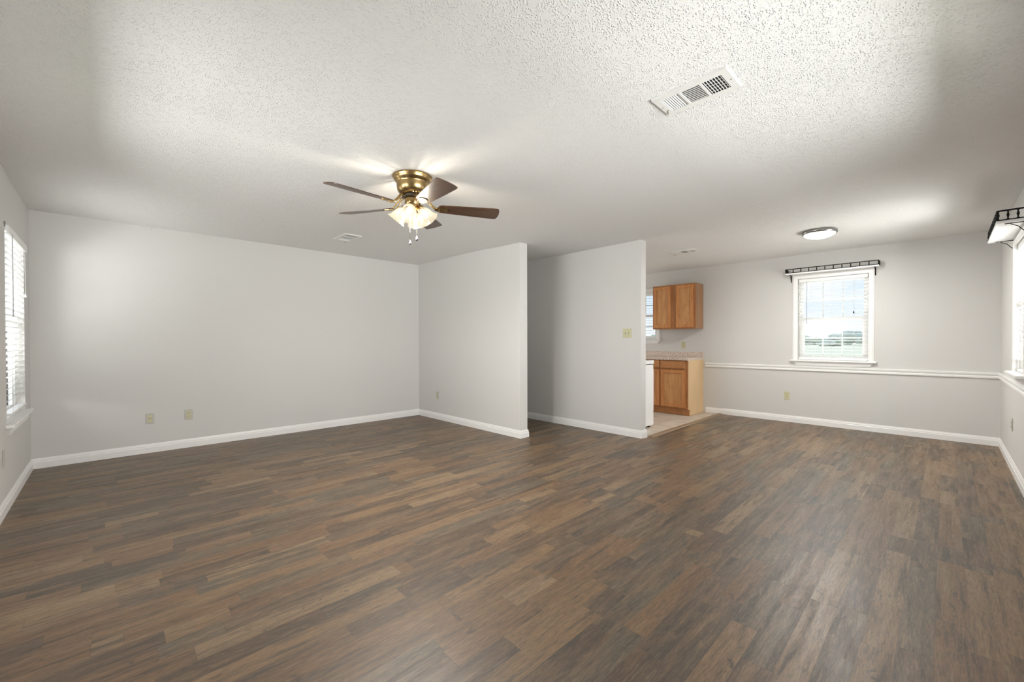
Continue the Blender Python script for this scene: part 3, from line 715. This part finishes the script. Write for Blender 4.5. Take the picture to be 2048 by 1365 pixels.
# ------------------------------------------------------------------ dome ceiling light
dome = thing('dome_ceiling_light', 'round lit flush ceiling light with nickel rim', 'ceiling light', (5.79, 0.995, H))
bm = BM(); lathe(bm, [(0, 0), (0.150, 0), (0.164, -0.006), (0.168, -0.020), (0.166, -0.034), (0.155, -0.042), (0.146, -0.040), (0, -0.036)], 56); obj('rim', bm, 'chrome', dome)
bm = BM(); lathe(bm, [(0.147, -0.038), (0.140, -0.050), (0.118, -0.065), (0.080, -0.078), (0.040, -0.084), (0, -0.086)], 48); obj('glass_dome', bm, 'dome', dome)
lp = bpy.data.lights.new('dome_lamp', 'AREA'); lp.shape = 'DISK'; lp.size = 0.13; lp.energy = 29; lp.color = (1.0, 0.985, 0.95)
lo = bpy.data.objects.new('dome_lamp', lp); COL.objects.link(lo); lo.location = (5.79, 0.995, H-0.0875)

# ------------------------------------------------------------------ ceiling vents
def vent(loc, wx, wy, label, style, a1=-12, a0=78):
    t = thing('ceiling_vent', label, 'air vent', (loc[0], loc[1], H), 0, group='white metal ceiling vents')
    hx, hy = wx/2, wy/2; bm = BM(); m_ = 0.034
    secs = []
    if style == 3:
        gap = 0.012; L_ = (wy-2*m_-2*gap)/3
        for k in range(3): a = -hy+m_+k*(L_+gap); secs.append((-hx+m_, hx-m_, a, a+L_))
    else:
        secs = [(-hx+0.05, -0.008, -hy+0.06, hy-0.06), (0.008, hx-0.05, -hy+0.06, hy-0.06)]
    # face plate = frame pieces around the openings
    xs = sorted({-hx, hx, *[s[0] for s in secs], *[s[1] for s in secs]}); ys = sorted({-hy, hy, *[s[2] for s in secs], *[s[3] for s in secs]})
    for a, b in zip(xs, xs[1:]):
        for c, d in zip(ys, ys[1:]):
            if any(s[0]-1e-6 <= a and b <= s[1]+1e-6 and s[2]-1e-6 <= c and d <= s[3]+1e-6 for s in secs): continue
            box(bm, a, b, c, d, -0.009, -0.005)
    bmesh.ops.remove_doubles(bm, verts=bm.verts, dist=1e-5)
    for sg in (-1, 1):
        box(bm, sg*hx, sg*(hx-0.004), -hy, hy, -0.0048, 0.004); box(bm, -hx+0.004, hx-0.004, sg*hy, sg*(hy-0.004), -0.0048, 0.004)
    obj('face_plate', bm, 'white_metal', t)
    bm = BM(); box(bm, -hx+0.01, hx-0.01, -hy+0.01, hy-0.01, -0.001, 0.001); obj('duct_shade_panel', bm, 'dark', t)  # near-black sheet stands in for the shade inside the duct
    bm = BM()
    for k, s in enumerate(secs):
        if style == 3 and k == 1 or style == 2:      # louvres along y
            n = 9 if style == 3 else 3
            for i in range(n):
                q = s[0]+(s[1]-s[0])*(i+0.5)/n
                box(bm, -0.005, 0.005, s[2], s[3], -0.0006, 0.0006, Matrix.Translation((q, 0, -0.0055)) @ Matrix.Rotation(R_(a1), 4, 'Y'))
        else:                                          # louvres along x
            n = 8 if k == 2 else 7; ang = R_(-22) if k == 2 else R_(a0)
            for i in range(n):
                q = s[2]+(s[3]-s[2])*(i+0.5)/n
                box(bm, s[0], s[1], -0.0034 if k == 2 else -0.004, 0.0034 if k == 2 else 0.004, -0.0006, 0.0006, Matrix.Translation((0, q, -0.0042)) @ Matrix.Rotation(ang, 4, 'X'))
            if k == 0:
                for i in range(5):
                    q = s[0]+(s[1]-s[0])*(i+0.5)/5; box(bm, q-0.002, q+0.002, s[2], s[3], -0.0012, -0.0004)
    obj('louvres', bm, 'white_metal', t)
    if style == 3:
        bm = BM(); box(bm, 0.040, 0.042, hy-0.024, hy-0.016, -0.024, -0.008); box(bm, 0.030, 0.052, hy-0.022, hy-0.018, -0.026, -0.023); obj('damper_lever', bm, 'screw', t)
        bm = BM()
        for sg in (-1, 1): lathe(bm, [(0, -0.0112), (0.0035, -0.0105), (0.004, -0.009), (0, -0.009)], 10, Matrix.Translation((0, sg*(hy-0.012), 0)))
        obj('screw', bm, 'screw', t)
    return t
vent((2.120, 0.876), 0.205, 0.362, 'large white ceiling vent nearest the camera, three louvre sections', 3)
vent((2.055, 4.957), 0.200, 0.360, 'small white ceiling vent behind the fan near the back wall', 3, 82, 14)
vent((5.767, 2.522), 0.205, 0.350, 'white ceiling vent in front of the kitchen', 3)
bm = BM(); tube(bm, [(0.34, 5.958, H-0.002), (0.34, 5.95, H-0.03), (0.34, 5.935, H-0.045), (0.34, 5.925, H-0.035)], 0.003, 6)
tag(obj('ceiling_hook', bm, 'white'), 'tiny white hook where back wall meets ceiling near the left corner', 'hook')

# ------------------------------------------------------------------ wall plates
def plate(wall_side, x, y, z, kind, label, device='ivory', cover='ivory', w=0.072, h=0.116, cat='outlet'):
    nm = {'duplex': 'wall_outlet', 'jack': 'phone_jack', 'switch': 'light_switch', 'decora': 'wall_outlet', 'blank': 'wall_plate'}[kind]
    t = thing(nm, label, cat, (x, y, z), WF[wall_side])
    bm = BM(); box(bm, -w/2, w/2, -0.006, -0.0005, -h/2, h/2); obj('cover_plate', bm, cover, t, bevel=0.003)
    Ry = Matrix.Rotation(PI/2, 4, 'X')
    def disc(bm, cx, cz, r, d0, d1, seg=16): lathe(bm, [(0, d0), (r, d0), (r, d1), (0, d1)], seg, Matrix.Translation((cx, 0, cz)) @ Ry, smooth=False)
    if kind in ('duplex', 'decora'):
        if kind == 'decora':
            bm = BM(); box(bm, -0.021, 0.021, -0.0085, -0.006, -0.043, 0.043); dv = obj('receptacle', bm, device, t, bevel=0.001)
            face = 0.0085
        for s in (-1, 1):
            cz = s*0.0195
            if kind == 'duplex':
                bm = BM(); prism(bm, [(-0.017, -0.008), (-0.010, -0.0145), (0.010, -0.0145), (0.017, -0.008), (0.017, 0.008), (0.010, 0.0145), (-0.010, 0.0145), (-0.017, 0.008)], 0.006, 0.0085,
                    Matrix.Translation((0, 0, cz)) @ Matrix(((1, 0, 0, 0), (0, 0, -1, 0), (0, 1, 0, 0), (0, 0, 0, 1)))); dv = obj('receptacle', bm, device, t)
            bm = BM()
            for q in (-0.0065, 0.0065): box(bm, q-0.0014, q+0.0014, -0.0092, -0.0085, cz-0.001, cz+0.008)
            disc(bm, 0, cz-0.008, 0.0028, 0.0085, 0.0092, 10)
            obj('slot', bm, 'dark', dv)
        bm = BM(); disc(bm, 0, 0 if kind == 'duplex' else 0.0505, 0.003, 0.006, 0.0078, 10)
        if kind == 'decora': disc(bm, 0, -0.0505, 0.003, 0.006, 0.0078, 10)
        obj('screw', bm, 'screw', t)
    if kind == 'jack':
        bm = BM(); box(bm, -0.018, 0.018, -0.0085, -0.006, -0.040, 0.040); dv = obj('jack_face', bm, device, t, bevel=0.001)
        bm = BM(); box(bm, -0.014, 0.014, -0.0105, -0.0085, -0.004, 0.003); obj('jack_port', bm, 'screw', dv)
        bm = BM(); disc(bm, 0, 0.046, 0.0045, 0.006, 0.0082, 12); disc(bm, 0, -0.046, 0.0045, 0.006, 0.0082, 12); obj('screw', bm, 'screw', t)
    if kind == 'switch':
        for q in (-0.023, 0.023):
            bm = BM(); box(bm, q-0.0065, q+0.0065, -0.0075, -0.006, -0.013, 0.013); dv = obj('toggle_slot', bm, 'screw', t)
            bm = BM(); box(bm, -0.0045, 0.0045, -0.014, 0, -0.006, 0.006, Matrix.Translation((q, -0.0065, 0.002)) @ Matrix.Rotation(R_(-28), 4, 'X')); obj('toggle', bm, device, dv, bevel=0.001)
        bm = BM()
        for q in (-0.023, 0.023):
            for s in (-1, 1): disc(bm, q, s*0.030, 0.003, 0.006, 0.0078, 10)
        obj('screw', bm, 'screw', t)
    return t
plate('back', 0.312, YA, 0.369, 'jack', 'grey-painted plate with ivory phone jack, left of the two on the back wall', cover='paint_plate', cat='wall plate')
plate('back', 0.647, YA, 0.372, 'decora', 'grey-painted plate with ivory outlet, right of the two on the back wall', cover='paint_plate', w=0.078, cat='outlet')
plate('far', XB, 5.421, 0.369, 'duplex', 'small ivory outlet on the partition wall', cover='paint_plate')
plate('far', XC, 2.782, 1.296, 'switch', 'ivory double toggle light switch beside the kitchen opening', w=0.116, cat='light switch')
plate('far', XD, 1.625, 0.387, 'duplex', 'ivory outlet low on the far wall under the window')
plate('far', XD, 3.171, 1.126, 'duplex', 'ivory outlet above the kitchen countertop')
plate('right', 6.01, YR, 0.414, 'duplex', 'outlet low on the right wall beside the corner', cover='paint_plate')
plate('left', XL, 4.54, 0.39, 'blank', 'grey-painted plate low on the left wall under the window', cover='paint_plate', cat='wall plate')

# ------------------------------------------------------------------ kitchen cabinets
def panel_door(parent, name, u0, u1, z0, z1, y, mat='oak', rail='oak_h', rec=0.011, st=0.052, handle=None):
    """door in the cabinet's local frame: face towards -Y at y, recessed flat centre"""
    d = 0.019; bm = BM()
    ring = []
    for yy in (y-d, y):
        ring.append([bm.verts.new((a, yy, b)) for a, b in ((u0, z0), (u1, z0), (u1, z1), (u0, z1))])
        ring.append([bm.verts.new((a, yy, b)) for a, b in ((u0+st, z0+st), (u1-st, z0+st), (u1-st, z1-st), (u0+st, z1-st))])
    for i in range(4):
        j = (i+1) % 4
        bm.faces.new((ring[0][i], ring[0][j], ring[1][j], ring[1][i])); bm.faces.new((ring[2][i], ring[2][j], ring[3][j], ring[3][i]))
        bm.faces.new((ring[0][i], ring[0][j], ring[2][j], ring[2][i])); bm.faces.new((ring[1][i], ring[1][j], ring[3][j], ring[3][i]))
    o = obj(name, bm, mat, parent, bevel=0.003)
    bm = BM(); box(bm, u0+st-0.004, u1-st+0.004, y-d+rec, y-0.004, z0+st-0.004, z1-st+0.004); obj('door_panel', bm, 'oak_panel', o)
    return o
# upper cabinet, local X runs towards the camera side (-y world), local Y into the wall
UC = thing('upper_cabinet', 'honey oak two-door wall cabinet right of the kitchen window', 'cabinet', (XD, 2.836, 1.402), WF['far'])
w_, h_, d_ = 0.745, 0.748, 0.310
bm = BM(); box(bm, -w_, 0, -d_+0.018, -0.001, 0, h_)
obj('cabinet_body', bm, 'oak_side', UC)
bm = BM()
for a, b in ((-w_, -w_+0.035), (-0.040, 0), (-0.430, -0.310)): box(bm, a, b, -d_, -d_+0.018, 0.0, h_)
for a, b in ((-w_+0.035, -0.430), (-0.310, -0.040)):
    box(bm, a, b, -d_+0.0003, -d_+0.018, 0, 0.04); box(bm, a, b, -d_+0.0003, -d_+0.018, h_-0.045, h_)
obj('face_frame', bm, 'oak_frame_shaded', UC, bevel=0.001)
panel_door(UC, 'door', -0.724, -0.420, 0.020, h_-0.022, -d_)
panel_door(UC, 'door', -0.322, -0.036, 0.020, h_-0.022, -d_)
# base cabinets
def base_cab(y_near, w, label, end_panel, group='honey oak base cabinets under the countertop'):
    t = thing('base_cabinet', label, 'cabinet', (XD, y_near, 0), WF['far'], group=group)
    D = 0.612; Hc = 0.883
    bm = BM(); box(bm, -w, -0.018, -D+0.018, -0.001, 0.10, Hc); box(bm, -w, -0.018, -D+0.075, -0.001, 0.0, 0.10); obj('cabinet_body', bm, 'oak_side', t)
    bm = BM(); Mx = Matrix(((0, 0, 1, 0), (1, 0, 0, 0), (0, 1, 0, 0), (0, 0, 0, 1)))
    prism(bm, [(-0.001, 0), (-0.001, Hc), (-D+0.018, Hc), (-D+0.018, 0.10), (-D+0.057, 0.10), (-D+0.057, 0)], -0.018, 0, Mx)
    obj('end_panel', bm, 'maple' if end_panel else 'oak_side', t)
    bm = BM(); box(bm, -w, 0.006 if end_panel else 0, -D+0.046, -D+0.0568, 0, 0.098); obj('toe_kick', bm, 'oak_h', t)
    m = w/2; bm = BM()
    for a, b in ((-w, -w+0.038), (-0.038, 0), (-m-0.028, -m+0.028)): box(bm, a, b, -D, -D+0.018, 0.10, Hc)
    for a, b in ((-w+0.038, -m-0.028), (-m+0.028, -0.038)):
        for z0, z1 in ((0.10, 0.145), (0.715, 0.755), (0.862, Hc)): box(bm, a, b, -D+0.0003, -D+0.018, z0, z1)
    obj('face_frame', bm, 'oak_frame_shaded', t, bevel=0.001)
    for a, b in ((-w+0.022, -m-0.013), (-m+0.013, -0.036)):
        panel_door(t, 'door', a, b, 0.125, 0.728, -D)
        bm = BM(); box(bm, a, b, -D-0.019, -D, 0.752, 0.872); obj('drawer_front', bm, 'oak_h', t, bevel=0.005)
    return t
base_cab(2.832, 0.92, 'honey oak base cabinet with pale maple end panel facing the room', True)
base_cab(3.752, 0.92, 'honey oak base cabinet hidden behind the white stove', False)
base_cab(4.672, 0.92, 'honey oak base cabinet deepest in the kitchen', False)
# worktop with backsplash
ct = thing('countertop', 'speckled tan laminate countertop with low backsplash', 'countertop', (XD, 2.826, 0.884), WF['far'])
bm = BM(); Mx = Matrix(((0, 0, 1, 0), (1, 0, 0, 0), (0, 1, 0, 0), (0, 0, 0, 1)))
prism(bm, [(-0.0008, 0), (-0.636, 0), (-0.640, 0.004), (-0.640, 0.032), (-0.634, 0.038), (-0.0008, 0.038)], -2.77, 0, Mx); obj('worktop', bm, 'granite', ct)
bm = BM(); box(bm, -2.77, 0, -0.020, -0.0008, 0.038, 0.124); obj('backsplash', bm, 'granite', ct, bevel=0.003)

# white stove against the kitchen side of the hallway wall
st = thing('stove', 'white kitchen stove, only its side panel showing past the wall end', 'stove', (XC2+0.018, 3.21, 0), 0)
bm = BM(); box(bm, 0.0, 0.640, -0.380, 0.380, 0.025, 0.868); obj('stove_body', bm, 'white', st, bevel=0.008)
bm = BM(); box(bm, 0.0, 0.656, -0.381, 0.381, 0.874, 0.925); obj('cooktop', bm, 'white', st, bevel=0.008)
bm = BM(); box(bm, 0.004, 0.645, -0.372, 0.372, 0.868, 0.874); obj('seam', bm, 'dark', st)
bm = BM()
for cx, cy in ((0.2, -0.18), (0.2, 0.18), (0.47, -0.18), (0.47, 0.18)):
    for r in (0.03, 0.055, 0.08):
        tube(bm, [(cx+r*math.cos(2*PI*k/20), cy+r*math.sin(2*PI*k/20), 0.931) for k in range(21)], 0.005, 6, caps=False)
obj('burner_coil', bm, 'dark', st)
bm = BM(); box(bm, 0.0, 0.06, -0.381, 0.381, 0.925, 1.10); obj('control_panel', bm, 'white', st, bevel=0.006)
bm = BM()
for q in (-0.3, -0.2, 0.2, 0.3): lathe(bm, [(0, 0.06), (0.02, 0.06), (0.018, 0.08), (0, 0.082)], 14, Matrix.Translation((0, q, 1.01)) @ Matrix.Rotation(PI/2, 4, 'Y'))
obj('knob', bm, 'dark', st)
bm = BM(); box(bm, 0.640, 0.662, -0.372, 0.372, 0.22, 0.800); od = obj('oven_door', bm, 'white', st, bevel=0.006)
bm = BM(); tube(bm, [(0.66, -0.3, 0.74), (0.69, -0.3, 0.745), (0.69, 0.3, 0.745), (0.66, 0.3, 0.74)], 0.009, 8); obj('handle', bm, 'white', od)
bm = BM(); box(bm, 0.640, 0.660, -0.372, 0.372, 0.035, 0.205); obj('drawer', bm, 'white', st, bevel=0.006)
bm = BM()
for cx in (0.05, 0.59):
    for cy in (-0.33, 0.33): lathe(bm, [(0, -0.003), (0.018, -0.003), (0.014, 0.026), (0, 0.026)], 12, Matrix.Translation((cx, cy, 0)))
obj('levelling_foot', bm, 'dark', st)

# ------------------------------------------------------------------ outdoors
bm = BM(); box(bm, -250, 260, -250, 260, -0.75, -0.55)
tag(obj('lawn', bm, 'ground'), 'pale green field outside the windows', 'ground', kind='structure')
rnd = random.Random(3)
def tree(x, y, h, w, label):
    t = thing('tree', label, 'tree', (x, y, -0.55), rnd.random()*6, group='distant trees beyond the field')
    bm = BM(); tube(bm, [(0, 0, -0.05), (0.05, 0, h*0.35), (0, 0.05, h*0.6)], [h*0.035, h*0.028, h*0.012], 7); obj('trunk', bm, 'bark', t)
    bm = BM()
    for k in range(12):
        a = rnd.random()*6.28; r = w*0.36*rnd.random()**0.5
        c = Vector((r*math.cos(a), r*math.sin(a), h*(0.10+0.50*rnd.random())))
        s = Matrix.Diagonal((w*(0.16+0.1*rnd.random()), w*(0.16+0.1*rnd.random()), h*(0.15+0.08*rnd.random()), 1))
        bmesh.ops.create_icosphere(bm, subdivisions=3, radius=1, matrix=Matrix.Translation(c) @ s)
    for v in bm.verts: v.co += Vector((rnd.uniform(-1, 1), rnd.uniform(-1, 1), rnd.uniform(-1, 1)))*h*0.035
    obj('crown', bm, 'leaf', t)
for k in range(9):
    a = math.radians(2.6 + k*1.5 + rnd.uniform(-.1, .1)); d = (168, 214)[k % 2]+rnd.uniform(-3, 3)
    hh = (4.6 if k != 3 else 7.4)+rnd.uniform(-0.6, 0.8)
    tree(d*math.cos(a), d*math.sin(a), hh, (7.4, 9.4)[k % 2], 'distant green tree on the horizon seen through the slats of the dining window')
for k in range(5):
    a = math.radians(27.5+k*1.8); tree(130*math.cos(a), 130*math.sin(a), 4.2+rnd.uniform(0, 1), 3.4, 'distant green tree seen through the kitchen window')
